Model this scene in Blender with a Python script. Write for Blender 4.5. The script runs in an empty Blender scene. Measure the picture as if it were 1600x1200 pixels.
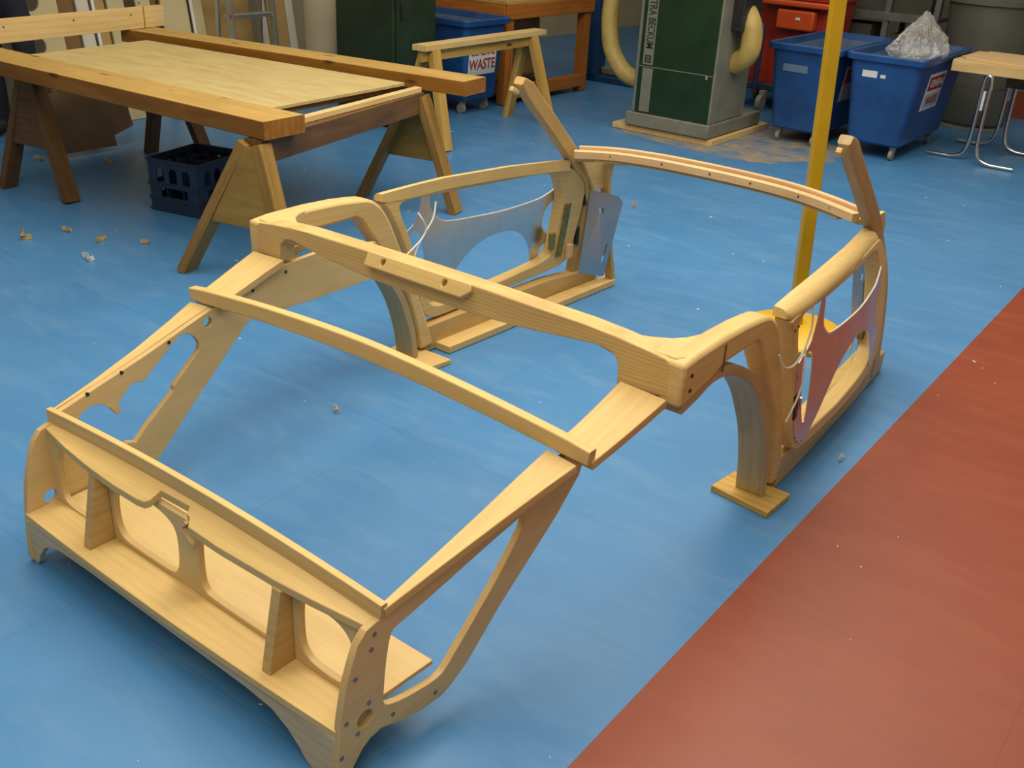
import bpy, bmesh, math, random
from mathutils import Vector, Matrix, noise
from mathutils.geometry import tessellate_polygon
random.seed(7)
sc = bpy.context.scene
COL = sc.collection

# ------------------------------------------------------------------ camera
yaw, pitch, roll = -0.634808, 0.459103, 0.0540087
f = Vector((math.sin(yaw)*math.cos(pitch), math.cos(yaw)*math.cos(pitch), -math.sin(pitch)))
r0 = Vector((math.cos(yaw), -math.sin(yaw), 0)); u0 = r0.cross(f)
rt = math.cos(roll)*r0 + math.sin(roll)*u0; up = -math.sin(roll)*r0 + math.cos(roll)*u0
cam = bpy.data.cameras.new('camera'); cam.sensor_width = 36; cam.lens = 1560.08/1600*36
cam.clip_start = .05; cam.clip_end = 60
co = bpy.data.objects.new('camera', cam); COL.objects.link(co)
M = Matrix.Identity(4)
for i in range(3):
    M[i][0] = rt[i]; M[i][1] = up[i]; M[i][2] = -f[i]
M[0][3], M[1][3], M[2][3] = 1.72285, -1.12413, 1.68846
co.matrix_world = M
sc.camera = co

# ------------------------------------------------------------------ world, lamps, exposure
w = bpy.data.worlds.new('world'); sc.world = w; w.use_nodes = True
w.node_tree.nodes['Background'].inputs[0].default_value = (1.0, .90, .76, 1)
w.node_tree.nodes['Background'].inputs[1].default_value = .30
def lamp(x, y, z, sx, sy, e, rz=0):
    l = bpy.data.lights.new('ceiling_tube_light', 'AREA'); l.shape = 'RECTANGLE'
    l.size = sx; l.size_y = sy; l.energy = e; l.color = (1.0, .90, .74)
    o = bpy.data.objects.new('ceiling_tube_light', l); COL.objects.link(o)
    o.location = (x, y, z); o.rotation_euler = (0, 0, rz)
lamp(-.4, 1.6, 3.7, 2.6, 4.4, 190)
lamp(.6, 4.6, 3.7, 2.6, 1.6, 62)
lamp(-3.2, 2.5, 3.7, 1.4, 3.6, 34)
lamp(1.4, -1.6, 3.7, 2.2, 1.6, 58)
lamp(-1.2, 6.4, 3.7, 4.0, 1.4, 26)
vs = sc.view_settings
vs.view_transform = 'Standard'; vs.look = 'None'; vs.gamma = 1; vs.use_curve_mapping = False; vs.exposure = 0.12

# ------------------------------------------------------------------ materials
MATS = {}
def nmat(name):
    m = bpy.data.materials.new(name); m.use_nodes = True
    return m, m.node_tree, m.node_tree.nodes['Principled BSDF']
def ramp(nt, stops):
    n = nt.nodes.new('ShaderNodeValToRGB'); e = n.color_ramp.elements
    while len(e) < len(stops): e.new(.5)
    for k, (p, c) in enumerate(stops):
        e[k].position = p; e[k].color = (*c, 1)
    return n
def mixc(nt, a, b, fac, mode='MIX'):
    n = nt.nodes.new('ShaderNodeMix'); n.data_type = 'RGBA'; n.blend_type = mode
    for sck, v in ((n.inputs[0], fac), (n.inputs[6], a), (n.inputs[7], b)):
        if hasattr(v, 'links'): nt.links.new(v, sck)
        elif isinstance(v, tuple): sck.default_value = (*v, 1)
        else: sck.default_value = v
    return n.outputs[2]
def noisen(nt, vec, scale, detail=4, rough=.55, dist=0):
    n = nt.nodes.new('ShaderNodeTexNoise'); n.inputs['Scale'].default_value = scale
    n.inputs['Detail'].default_value = detail; n.inputs['Roughness'].default_value = rough
    n.inputs['Distortion'].default_value = dist
    if vec is not None: nt.links.new(vec, n.inputs['Vector'])
    return n
def mapping(nt, vec, scale, loc=(0, 0, 0)):
    n = nt.nodes.new('ShaderNodeMapping'); n.inputs['Scale'].default_value = scale; n.inputs['Location'].default_value = loc
    nt.links.new(vec, n.inputs['Vector']); return n.outputs[0]
def gco(nt):
    n = nt.nodes.new('ShaderNodeAttribute'); n.attribute_name = 'gco'; return n.outputs['Vector']

def wood(name, dark, mid, light, ring=.35, ringscale=22, rough=.5, dirt=0.0, ply=False, knots=False):
    m, nt, b = nmat(name)
    g = gco(nt)
    v1 = mapping(nt, g, (1.1, 9, 9)); n1 = noisen(nt, v1, 2.2, 4, .55, .6)
    base = ramp(nt, [(.25, dark), (.5, mid), (.75, light)]); nt.links.new(n1.outputs[0], base.inputs[0])
    wv = nt.nodes.new('ShaderNodeTexWave'); wv.wave_type = 'BANDS'; wv.bands_direction = 'Y'
    wv.inputs['Scale'].default_value = ringscale; wv.inputs['Distortion'].default_value = 5
    wv.inputs['Detail'].default_value = 2; wv.inputs['Detail Scale'].default_value = .6
    nt.links.new(mapping(nt, g, (.22, 1, 1.3)), wv.inputs['Vector'])
    rc = ramp(nt, [(.0, (.66, .60, .5)), (.45, (.95, .94, .92)), (1, (1, 1, 1))]); nt.links.new(wv.outputs[0], rc.inputs[0])
    c = mixc(nt, base.outputs[0], rc.outputs[0], ring, 'MULTIPLY')
    v2 = mapping(nt, g, (7, 240, 240)); n2 = noisen(nt, v2, 1.0, 2)
    fc = ramp(nt, [(.3, (.82, .80, .76)), (.6, (1, 1, 1))]); nt.links.new(n2.outputs[0], fc.inputs[0])
    c = mixc(nt, c, fc.outputs[0], .35, 'MULTIPLY')
    if ply:
        wz = nt.nodes.new('ShaderNodeTexWave'); wz.bands_direction = 'Z'; wz.inputs['Scale'].default_value = 75
        nt.links.new(g, wz.inputs['Vector'])
        pc = ramp(nt, [(.35, (.76, .66, .54)), (.6, (1, 1, 1))]); nt.links.new(wz.outputs[0], pc.inputs[0])
        sep = nt.nodes.new('ShaderNodeAttribute'); sep.attribute_name = 'edge'
        c = mixc(nt, c, mixc(nt, c, pc.outputs[0], 1.0, 'MULTIPLY'), sep.outputs['Fac'])
    if dirt:
        n3 = noisen(nt, mapping(nt, g, (2.2, 5, 5), (3, 1, 2)), 2.0, 6, .62)
        dc = ramp(nt, [(.42, (0, 0, 0)), (.68, (1, 1, 1))]); nt.links.new(n3.outputs[0], dc.inputs[0])
        ml = nt.nodes.new('ShaderNodeMath'); ml.operation = 'MULTIPLY'; ml.inputs[1].default_value = dirt
        nt.links.new(dc.outputs[0], ml.inputs[0])
        c = mixc(nt, c, tuple(x*.45 for x in dark), ml.outputs[0])
    if knots:
        vo = nt.nodes.new('ShaderNodeTexVoronoi'); vo.inputs['Scale'].default_value = 1.0
        nt.links.new(mapping(nt, g, (2.6, 9, 9)), vo.inputs['Vector'])
        kc = ramp(nt, [(.06, (1, 1, 1)), (.15, (0, 0, 0))]); nt.links.new(vo.outputs['Distance'], kc.inputs[0])
        c = mixc(nt, c, (.09, .03, .008), kc.outputs[0])
    nt.links.new(c, b.inputs['Base Color'])
    b.inputs['Roughness'].default_value = rough
    b.inputs['Specular IOR Level'].default_value = .35
    bp = nt.nodes.new('ShaderNodeBump'); bp.inputs['Strength'].default_value = .12; bp.inputs['Distance'].default_value = .002
    nt.links.new(n2.outputs[0], bp.inputs['Height']); nt.links.new(bp.outputs[0], b.inputs['Normal'])
    MATS[name] = m
def plain(name, c, rough=.5, metal=0, var=.12, scale=6, spec=.5, dark=None):
    m, nt, b = nmat(name)
    tc = nt.nodes.new('ShaderNodeTexCoord')
    n = noisen(nt, tc.outputs['Object'], scale, 5, .6)
    d = dark or tuple(x*(1-var*2) for x in c)
    rp = ramp(nt, [(.3, d), (.65, c)]); nt.links.new(n.outputs[0], rp.inputs[0])
    nt.links.new(rp.outputs[0], b.inputs['Base Color'])
    b.inputs['Roughness'].default_value = rough; b.inputs['Metallic'].default_value = metal
    b.inputs['Specular IOR Level'].default_value = spec
    MATS[name] = m; return m

wood('ash', (.57, .385, .140), (.62, .43, .165), (.66, .47, .185), ring=.14, ringscale=12)
wood('ash_figured', (.55, .365, .135), (.60, .41, .155), (.64, .45, .175), ring=.42, ringscale=30)
wood('ash_pink', (.52, .32, .15), (.61, .40, .20), (.68, .47, .25), ring=.12)
wood('ash_grey', (.40, .28, .125), (.47, .34, .155), (.53, .40, .19), ring=.22, ringscale=10, dirt=.30)
wood('ash_valance', (.50, .38, .22), (.56, .43, .25), (.60, .47, .28), ring=.25, ringscale=12)
wood('ash_oiled', (.45, .275, .085), (.51, .33, .115), (.57, .385, .15), ring=.22, ringscale=12, dirt=.08)
wood('birch_ply', (.59, .42, .175), (.63, .455, .20), (.66, .485, .22), ring=.06, ringscale=5, ply=True)
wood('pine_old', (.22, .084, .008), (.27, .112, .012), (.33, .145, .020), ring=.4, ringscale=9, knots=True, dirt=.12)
wood('pine_paler_top', (.40, .245, .06), (.47, .30, .085), (.53, .35, .11), ring=.4, ringscale=9, dirt=.15, knots=True)
wood('pine_pale', (.56, .38, .14), (.64, .46, .20), (.70, .52, .24), ring=.25, ringscale=8)
wood('pine_yellow', (.42, .25, .05), (.50, .31, .075), (.57, .37, .11), ring=.4, ringscale=9, knots=True)
wood('horse_tan', (.22, .115, .025), (.28, .155, .038), (.34, .20, .055), ring=.3, ringscale=9, dirt=.25)
wood('horse_brown', (.09, .042, .014), (.13, .065, .021), (.17, .09, .03), ring=.4, ringscale=9, dirt=.3)
wood('horse_ochre', (.24, .14, .025), (.29, .175, .036), (.33, .205, .05), ring=.2, ringscale=6, dirt=.2)
wood('board_worn', (.45, .345, .145), (.51, .40, .17), (.56, .45, .20), ring=.04, ringscale=4, dirt=.22)
wood('bench_orange', (.32, .10, .015), (.40, .14, .022), (.46, .17, .03), ring=.4, ringscale=8, dirt=.15)
wood('chipboard', (.58, .38, .18), (.65, .44, .22), (.70, .50, .26), ring=.05)
plain('galvanised', (.66, .65, .61), .30, 1.0, .06, 14)
plain('zinc_plate', (.46, .48, .50), .40, 1.0, .06, 9)
plain('brass_hinge', (.33, .27, .08), .4, .8, .25, 30)
plain('dark_steel', (.05, .05, .045), .4, .6, .2, 20)
plain('screw_steel', (.35, .33, .30), .35, 1.0, .1, 40)
plain('hole_dark', (.03, .02, .012), .9)
plain('cord_white', (.80, .75, .66), .6)
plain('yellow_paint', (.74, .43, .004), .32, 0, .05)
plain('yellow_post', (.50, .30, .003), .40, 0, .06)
plain('crate_blue', (.016, .034, .075), .45, 0, .2)
plain('bin_blue', (.012, .075, .26), .42, 0, .25, 3)
plain('bin_inside', (.11, .18, .29), .6, 0, .2)
plain('castor_grey', (.30, .29, .23), .5, 0, .2)
plain('machine_green', (.010, .036, .010), .4, 0, .2)
plain('cabinet_green', (.012, .032, .014), .5, 0, .3, 4)
plain('machine_grey', (.20, .20, .155), .5, 0, .12)
plain('hose_yellow', (.48, .34, .095), .5, 0, .15, 10)
plain('sawdust', (.50, .36, .17), .95, 0, .2, 25)
plain('red_plastic', (.36, .028, .012), .4, 0, .2, 4)
plain('orange_red_plastic', (.58, .075, .012), .4, 0, .1, 4)
plain('trolley_blue', (.02, .035, .085), .5, 0, .2)
plain('rubber', (.015, .015, .015), .7)
plain('drum_grey', (.10, .105, .085), .55, 0, .15, 3)
plain('chrome', (.62, .60, .55), .14, 1.0, .04)
plain('shelf_grey', (.13, .14, .13), .5, .2, .15)
plain('cardboard', (.13, .08, .04), .85, 0, .15, 5)
plain('shelf_box', (.055, .055, .042), .7, 0, .15, 5)
plain('wall_dim', (.16, .145, .10), .85, 0, .08, 2)
plain('cardboard_tan', (.36, .24, .10), .85, 0, .15, 5)
plain('blue_column', (.012, .06, .16), .45, 0, .2)
plain('wall_paint', (.40, .34, .21), .85, 0, .08, 2)
plain('sheet_cream', (.52, .44, .24), .75, 0, .08, 3)
plain('sheet_white', (.56, .53, .44), .7, 0, .06, 3)
plain('sheet_ochre', (.40, .26, .09), .8, 0, .1, 3)
plain('sheet_brown', (.20, .10, .03), .8, 0, .12, 3)
plain('tube_cream', (.52, .45, .29), .6, 0, .06, 3)
plain('aluminium', (.52, .54, .50), .35, .85, .08)
plain('red_cap', (.5, .03, .02), .4)
plain('paper_white', (.68, .68, .66), .7, 0, .04)
plain('paper_lilac', (.42, .36, .44), .7, 0, .04)
plain('print_red', (.36, .03, .03), .7)
plain('print_black', (.02, .025, .02), .6)
plain('trouser_navy', (.010, .011, .022), .85, 0, .3, 8)
plain('skin', (.50, .30, .21), .55)
plain('hair_brown', (.05, .03, .018), .7)
plain('shaving', (.60, .42, .18), .7, 0, .2, 60)
plain('chip_white', (.75, .70, .62), .7, 0, .1, 60)
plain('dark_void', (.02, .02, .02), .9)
m, nt, b = nmat('clear_film'); MATS['clear_film'] = m
b.inputs['Base Color'].default_value = (.85, .85, .80, 1); b.inputs['Roughness'].default_value = .05; b.inputs['Coat Weight'].default_value = 1.0; b.inputs['Coat Roughness'].default_value = .04
b.inputs['Alpha'].default_value = .24; b.inputs['Specular IOR Level'].default_value = 1.0

m, nt, b = nmat('sawdust_thin'); MATS['sawdust_thin'] = m
tc_ = nt.nodes.new('ShaderNodeTexCoord'); n_ = noisen(nt, tc_.outputs['Object'], 5, 8, .7)
ca_ = ramp(nt, [(.34, (0, 0, 0)), (.66, (.8, .8, .8))]); nt.links.new(n_.outputs[0], ca_.inputs[0])
nt.links.new(ca_.outputs[0], b.inputs['Alpha']); b.inputs['Base Color'].default_value = (.44, .33, .17, 1); b.inputs['Roughness'].default_value = .95
def paint_floor(name, c, d, light, rough):
    m, nt, b = nmat(name)
    tc = nt.nodes.new('ShaderNodeTexCoord'); P = tc.outputs['Object']
    n1 = noisen(nt, P, 1.1, 6, .6); r1 = ramp(nt, [(.30, d), (.62, c)]); nt.links.new(n1.outputs[0], r1.inputs[0])
    n2 = noisen(nt, mapping(nt, P, (1, 3.2, 1)), 2.6, 8, .72, .4)
    r2 = ramp(nt, [(.48, (0, 0, 0)), (.85, (.5, .5, .5))]); nt.links.new(n2.outputs[0], r2.inputs[0])
    col = mixc(nt, r1.outputs[0], light, r2.outputs[0])
    n3 = noisen(nt, mapping(nt, P, (26, 3, 1)), 5, 3, .6)
    r3 = ramp(nt, [(.66, (0, 0, 0)), (.80, (.35, .35, .35))]); nt.links.new(n3.outputs[0], r3.inputs[0])
    col = mixc(nt, col, light, r3.outputs[0])
    br = nt.nodes.new('ShaderNodeTexBrick'); br.inputs['Scale'].default_value = 1
    br.inputs['Brick Width'].default_value = 2.0; br.inputs['Row Height'].default_value = 1.17
    br.inputs['Mortar Size'].default_value = .002; br.inputs['Mortar Smooth'].default_value = .4
    br.offset = 0
    nt.links.new(mapping(nt, P, (1, 1, 1), (.35, .1, 0)), br.inputs['Vector'])
    sm = nt.nodes.new('ShaderNodeMath'); sm.operation = 'MULTIPLY'; sm.inputs[1].default_value = .35
    nt.links.new(br.outputs['Fac'], sm.inputs[0])
    col = mixc(nt, col, tuple(x*.55 for x in d), sm.outputs[0])
    nt.links.new(col, b.inputs['Base Color'])
    rr = nt.nodes.new('ShaderNodeMapRange'); rr.inputs[3].default_value = rough-.07; rr.inputs[4].default_value = rough+.10
    nt.links.new(n2.outputs[0], rr.inputs[0]); nt.links.new(rr.outputs[0], b.inputs['Roughness'])
    b.inputs['Specular IOR Level'].default_value = .45
    bp = nt.nodes.new('ShaderNodeBump'); bp.inputs['Strength'].default_value = .05; bp.inputs['Distance'].default_value = .01
    nt.links.new(n2.outputs[0], bp.inputs['Height']); nt.links.new(bp.outputs[0], b.inputs['Normal'])
    MATS[name] = m
paint_floor('floor_blue', (.062, .215, .455), (.050, .180, .395), (.16, .30, .46), .36)
paint_floor('floor_red', (.235, .042, .011), (.19, .031, .008), (.30, .085, .035), .40)

# ------------------------------------------------------------------ mesh helpers
def finish(name, bm, mat, parent=None, smooth=35, bevel=0, g=None, segs=2):
    bmesh.ops.recalc_face_normals(bm, faces=bm.faces[:])
    me = bpy.data.meshes.new(name); bm.to_mesh(me)
    mats = mat if isinstance(mat, (list, tuple)) else [mat]
    for k in mats: me.materials.append(MATS[k])
    off = (random.uniform(-3, 3), random.uniform(-3, 3), random.uniform(-3, 3))
    if g is None:
        g = [v.co.copy() for v in me.vertices]
        if me.vertices:
            ext = [max(p[i] for p in g)-min(p[i] for p in g) for i in range(3)]
            order = sorted(range(3), key=lambda i: -ext[i])
            g = [(p[order[0]], p[order[1]], p[order[2]]) for p in g]
    a = me.attributes.new('gco', 'FLOAT_VECTOR', 'POINT')
    for k, p in enumerate(g[:len(me.vertices)]):
        a.data[k].vector = (p[0]+off[0], p[1]+off[1], p[2])
    bm.free()
    for p in me.polygons: p.use_smooth = True
    me.set_sharp_from_angle(angle=math.radians(smooth))
    o = bpy.data.objects.new(name, me); COL.objects.link(o)
    if bevel:
        md = o.modifiers.new('edge_round', 'BEVEL'); md.width = bevel; md.segments = segs; md.limit_method = 'ANGLE'; md.angle_limit = math.radians(40)
    wn = o.modifiers.new('face_normals', 'WEIGHTED_NORMAL'); wn.keep_sharp = True; wn.weight = 100
    if parent: setpar(o, parent)
    return o
def setpar(o, p):
    o.parent = p
    o.matrix_parent_inverse = p.matrix_basis.inverted() if p.type == 'EMPTY' else Matrix.Identity(4)
def tag(o, label, cat, group=None, kind=None):
    o['label'] = label; o['category'] = cat
    if group: o['group'] = group
    if kind: o['kind'] = kind
    return o
def thing(name, loc, label, cat, group=None, rz=0):
    o = bpy.data.objects.new(name, None); COL.objects.link(o); o.location = loc; o.rotation_euler = (0, 0, rz)
    o.empty_display_size = .1
    return tag(o, label, cat, group)
def struct(o):
    o['kind'] = 'structure'; return o
def cr(pts, n=6, closed=False):
    P = [Vector(p) for p in pts]; out = []; N = len(P)
    rng = range(N) if closed else range(N-1)
    for i in rng:
        if closed: a, b_, c, d = P[(i-1) % N], P[i], P[(i+1) % N], P[(i+2) % N]
        else: a, b_, c, d = P[max(i-1, 0)], P[i], P[i+1], P[min(i+2, N-1)]
        for k in range(n):
            t = k/n
            out.append(.5*((2*b_)+(c-a)*t+(2*a-5*b_+4*c-d)*t*t+(3*b_-a-3*c+d)*t**3))
    if not closed: out.append(P[-1])
    return out
def chk(pts, n=2):
    for _ in range(n):
        o = []
        for i in range(len(pts)):
            a, b_ = pts[i], pts[(i+1) % len(pts)]
            o += [(a[0]*.75+b_[0]*.25, a[1]*.75+b_[1]*.25), (a[0]*.25+b_[0]*.75, a[1]*.25+b_[1]*.75)]
        pts = o
    return pts
def prof(name, pts, sec, s, mat, parent):
    rings = [[(p[0]+s*(u if u < 0 else u*(.45, .75, 1)[min(i, 2)]), p[1], p[2]+v*(.62, .8, 1)[min(i, 2)]) for u, v in sec] for i, p in enumerate(pts)]
    return loft(name, rings, mat, parent, True, True, 40)
def plate(name, outer, holes, th, fn, mat, parent=None, bevel=.0015, w0=None):
    """flat board with an outline (u,v), holes and thickness w; fn maps (u,v,w) to the place"""
    loops = [[Vector((p[0], p[1], 0)) for p in outer]]+[[Vector((p[0], p[1], 0)) for p in h] for h in holes]
    fb = bmesh.new(); ed = []; fv = []
    for l in loops:
        vv = [fb.verts.new(p) for p in l]; fv += vv
        ed += [fb.edges.new((vv[i], vv[(i+1) % len(vv)])) for i in range(len(vv))]
    for i, v in enumerate(fv): v.index = i
    fb.verts.index_update()
    rs = bmesh.ops.triangle_fill(fb, edges=ed, use_beauty=True, use_dissolve=False, normal=(0, 0, 1))
    tris = [[v.index for v in fc.verts] for fc in fb.faces]; fb.free()
    flat = [p for l in loops for p in l]
    bm = bmesh.new(); g = []
    w0 = -th/2 if w0 is None else w0
    bot = [bm.verts.new(fn(p[0], p[1], w0)) for p in flat]; top = [bm.verts.new(fn(p[0], p[1], w0+th)) for p in flat]
    g = [(p[0], p[1], w0) for p in flat]+[(p[0], p[1], w0+th) for p in flat]
    for t in tris:
        try:
            bm.faces.new([top[i] for i in t]); bm.faces.new([bot[i] for i in reversed(t)])
        except ValueError: pass
    k = 0; side = []
    for l in loops:
        n = len(l)
        for i in range(n):
            j = (i+1) % n
            try: side.append(bm.faces.new([bot[k+i], bot[k+j], top[k+j], top[k+i]]))
            except ValueError: pass
        k += n
    ns = len(side); o = finish(name, bm, mat, parent, 30, bevel, g)
    at = o.data.attributes.new('edge', 'FLOAT', 'FACE'); nf = len(o.data.polygons)
    for i in range(nf-ns, nf): at.data[i].value = 1.0
    return o
def rect_section(hw, hh, r, k=3):
    r = min(r, hw*.99, hh*.99); out = []
    if r <= 0: return [(-hw, -hh), (hw, -hh), (hw, hh), (-hw, hh)]
    for cx, cy, a0 in ((hw-r, -hh+r, -90), (hw-r, hh-r, 0), (-hw+r, hh-r, 90), (-hw+r, -hh+r, 180)):
        for i in range(k+1):
            a = math.radians(a0+90*i/k); out.append((cx+r*math.cos(a), cy+r*math.sin(a)))
    return out
def sweep(name, pts, hw, hh, side, mat, parent=None, r=.004, k=3, rnd=False, closed=False, smooth=35):
    """bar swept along pts: half width hw along 'side', half height hh across; numbers or lists"""
    P = [Vector(p) for p in pts]; n = len(P); bm = bmesh.new(); rings = []; g = []; s = 0
    H = hw if isinstance(hw, (list, tuple)) else [hw]*n
    V = hh if isinstance(hh, (list, tuple)) else [hh]*n
    S0 = Vector(side)
    for i in range(n):
        if closed: T = (P[(i+1) % n]-P[i-1])
        else: T = P[min(i+1, n-1)]-P[max(i-1, 0)]
        T.normalize()
        if i: s += (P[i]-P[i-1]).length
        Sv = (S0-T*S0.dot(T)).normalized(); U = T.cross(Sv).normalized()
        if rnd:
            kk = 12; sec = [(H[i]*math.cos(2*math.pi*a/kk), V[i]*math.sin(2*math.pi*a/kk)) for a in range(kk)]
        else: sec = rect_section(H[i], V[i], r, k)
        rings.append([bm.verts.new(P[i]+Sv*a+U*b_) for a, b_ in sec]); g += [(s, a, b_) for a, b_ in sec]
    m_ = len(rings[0])
    for i in range(n if closed else n-1):
        A, B = rings[i], rings[(i+1) % n]
        for j in range(m_): bm.faces.new([A[j], A[(j+1) % m_], B[(j+1) % m_], B[j]])
    if not closed:
        bm.faces.new(list(reversed(rings[0]))); bm.faces.new(rings[-1])
    return finish(name, bm, mat, parent, smooth, 0, g)
def bar(name, a, b_, hw, hh, side, mat, parent=None, r=.003):
    return sweep(name, [a, b_], hw, hh, side, mat, parent, r, 2)
def box(name, c, s, mat, parent=None, rz=0, bevel=.003, rot=None):
    bm = bmesh.new(); bmesh.ops.create_cube(bm, size=1)
    g = []
    order = sorted(range(3), key=lambda i: -s[i])
    R = rot if rot is not None else Matrix.Rotation(rz, 3, 'Z')
    for v in bm.verts:
        l = Vector((v.co.x*s[0], v.co.y*s[1], v.co.z*s[2])); g.append((l[order[0]], l[order[1]], l[order[2]]))
        v.co = R @ l + Vector(c)
    return finish(name, bm, mat, parent, 30, bevel, g)
def tube(name, pts, r, mat, parent=None, k=10, closed=False):
    P = [Vector(p) for p in pts]; n = len(P); bm = bmesh.new(); rings = []
    Rr = r if isinstance(r, (list, tuple)) else [r]*n
    T0 = (P[1]-P[0]).normalized(); N = T0.orthogonal().normalized()
    for i in range(n):
        T = (P[(i+1) % n]-P[i-1]) if closed else P[min(i+1, n-1)]-P[max(i-1, 0)]
        T.normalize(); N = (N-T*N.dot(T)).normalized(); B = T.cross(N)
        rings.append([bm.verts.new(P[i]+(N*math.cos(2*math.pi*j/k)+B*math.sin(2*math.pi*j/k))*Rr[i]) for j in range(k)])
    for i in range(n if closed else n-1):
        A, Bq = rings[i], rings[(i+1) % n]
        for j in range(k): bm.faces.new([A[j], A[(j+1) % k], Bq[(j+1) % k], Bq[j]])
    if not closed: bm.faces.new(list(reversed(rings[0]))); bm.faces.new(rings[-1])
    return finish(name, bm, mat, parent, 50)
def loft(name, rings, mat, parent=None, cap0=True, cap1=True, smooth=35):
    bm = bmesh.new(); R = [[bm.verts.new(p) for p in r] for r in rings]; n = len(R[0])
    for A, B in zip(R, R[1:]):
        for j in range(n): bm.faces.new([A[j], A[(j+1) % n], B[(j+1) % n], B[j]])
    if cap0: bm.faces.new(list(reversed(R[0])))
    if cap1: bm.faces.new(R[-1])
    return finish(name, bm, mat, parent, smooth)
def rrect(cx, cy, hx, hy, r, z, k=4):
    return [(cx+a, cy+b_, z) for a, b_ in rect_section(hx, hy, r, k)]
def circ(cx, cy, r, z, k=28):
    return [(cx+r*math.cos(2*math.pi*i/k), cy+r*math.sin(2*math.pi*i/k), z) for i in range(k)]
def disc2(u, v, r, k=14): return [(u+r*math.cos(2*math.pi*i/k), v+r*math.sin(2*math.pi*i/k)) for i in range(k)]
def lettering(name, body, size, fn, mat, parent=None, sx=1.0):
    cu = bpy.data.curves.new('t', 'FONT'); cu.body = body; cu.size = size; cu.align_x = 'CENTER'; cu.align_y = 'CENTER'
    cu.offset = size*.02
    t = bpy.data.objects.new('t', cu); COL.objects.link(t)
    me = bpy.data.meshes.new_from_object(t.evaluated_get(bpy.context.evaluated_depsgraph_get()))
    bpy.data.objects.remove(t); bm = bmesh.new(); bm.from_mesh(me); bpy.data.meshes.remove(me)
    for v in bm.verts: v.co = fn(v.co.x*sx, v.co.y, 0)
    return finish(name, bm, mat, parent)
X, Y, Z = (1, 0, 0), (0, 1, 0), (0, 0, 1)

# ------------------------------------------------------------------ setting: floor and walls
bm = bmesh.new()
def quad(x0, x1, y0, y1, mi):
    fc = bm.faces.new([bm.verts.new((x0, y0, 0)), bm.verts.new((x1, y0, 0)), bm.verts.new((x1, y1, 0)), bm.verts.new((x0, y1, 0))]); fc.material_index = mi
quad(-6.2, .925, -4, 9.3, 0); quad(.925, 5, -4, 9.3, 1); quad(-6.2, -1.6, 9.3, 11.1, 0); quad(-1.6, 5, 9.3, 11.1, 1); quad(-6.2, 5, 11.1, 13.5, 0)
struct(finish('floor', bm, ['floor_blue', 'floor_red']))
struct(box('wall_left', (-6.25, 4.75, 1.8), (.1, 17.5, 3.6), 'wall_paint', bevel=0))
struct(box('wall_back', (-.6, 13.55, 1.8), (11.2, .1, 3.6), 'wall_dim', bevel=0))

# ------------------------------------------------------------------ the wooden car body frame
car = thing('car_body_frame', (0, 1.3, 0), 'pale ash and plywood frame of an open sports car body standing on the floor', 'car frame')
# --- tail
xs = [-.608+1.216*i/12 for i in range(13)]
camb = lambda x, a, b_: a+(b_-a)*(1-(x/.72)**2)
zr = lambda x: .376+.027*(1-(x/.61)**2)
sweep('tail_lip', [(x, .003, .393+.024*(1-(x/.608)**2)) for x in xs], .021, .009, Z, 'ash', car, .003)
top = [(.604-1.208*i/12, -.004) for i in range(13)]+[(-.603, -.02), (-.589, -.026), (-.464, -.045), (-.349, -.055), (-.232, -.061), (-.136, -.060), (-.112, -.056), (-.100, -.047), (-.093, -.020), (.014, -.018), (.020, -.032), (.036, -.036), (.05, -.052), (.157, -.055), (.346, -.052), (.448, -.046), (.583, -.033), (.603, -.02)]
plate('tail_top_board', top, [], .02, lambda u, v, w: (u, v, (lambda t: zr(u)*(1-t)+.367*t)(min(1, max(0, -v/.056)))-.010+w), 'ash', car)
sweep('cutout_rim', cr([(.016, -.031, .356), (.004, -.031, .341), (.010, -.031, .320), (.024, -.031, .307), (.038, -.031, .304)], 4), .004, .006, Z, 'birch_ply', car, .001)
# web with rounded lightening windows
web = [(-.588, .140), (.588, .140), (.588, .356), (-.588, .356)]
wins = [[(-.52, .338), (-.55, .3), (-.557, .19), (-.545, .168), (-.52, .157), (-.39, .157), (-.375, .175), (-.37, .338)],
        [(-.285, .338), (-.303, .26), (-.303, .205), (-.29, .18), (-.265, .165), (-.08, .165), (-.055, .178), (-.042, .21), (-.038, .285), (-.05, .315), (-.085, .332), (-.14, .34)],
        [(.052, .338), (.04, .3), (.037, .205), (.046, .178), (.068, .165), (.31, .165), (.325, .178), (.33, .338)],
        [(.392, .330), (.385, .29), (.384, .215), (.395, .187), (.42, .170), (.515, .166), (.538, .195), (.548, .285), (.53, .315), (.49, .335)]]
plate('tail_web', web, [chk(q) for q in wins], .017, lambda u, v, w: (u, -.018+w, v), 'birch_ply', car)
sh = [(x, -.131+.012*(x/.588)**2) for x in [-.588+1.176*i/10 for i in range(11)]]+[(.588, -.026), (-.588, -.026)]
plate('tail_shelf', sh, [], .02, lambda u, v, w: (u, v, .143+w), 'ash', car)
val = [(-.588, .134), (-.592, .06), (-.588, .012), (-.575, .002), (-.562, .006), (-.545, .04), (-.512, .078), (-.476, .096), (-.436, .107), (-.3, .109), (0, .104), (.3, .101), (.39, .092), (.44, .066), (.47, .04), (.498, .008), (.512, 0), (.588, 0), (.588, .134)]
plate('tail_valance', val, [], .016, lambda u, v, w: (u, -.112+w, v), 'ash_valance', car)
for xx in (-.331, .352):
    plate('tail_stanchion', [(-.099, .1535), (-.028, .1535), (-.028, .352), (-.056, .352)], [], .027, lambda u, v, w, xx=xx: (xx+w, u, v), 'ash_oiled', car, .0015)
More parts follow.
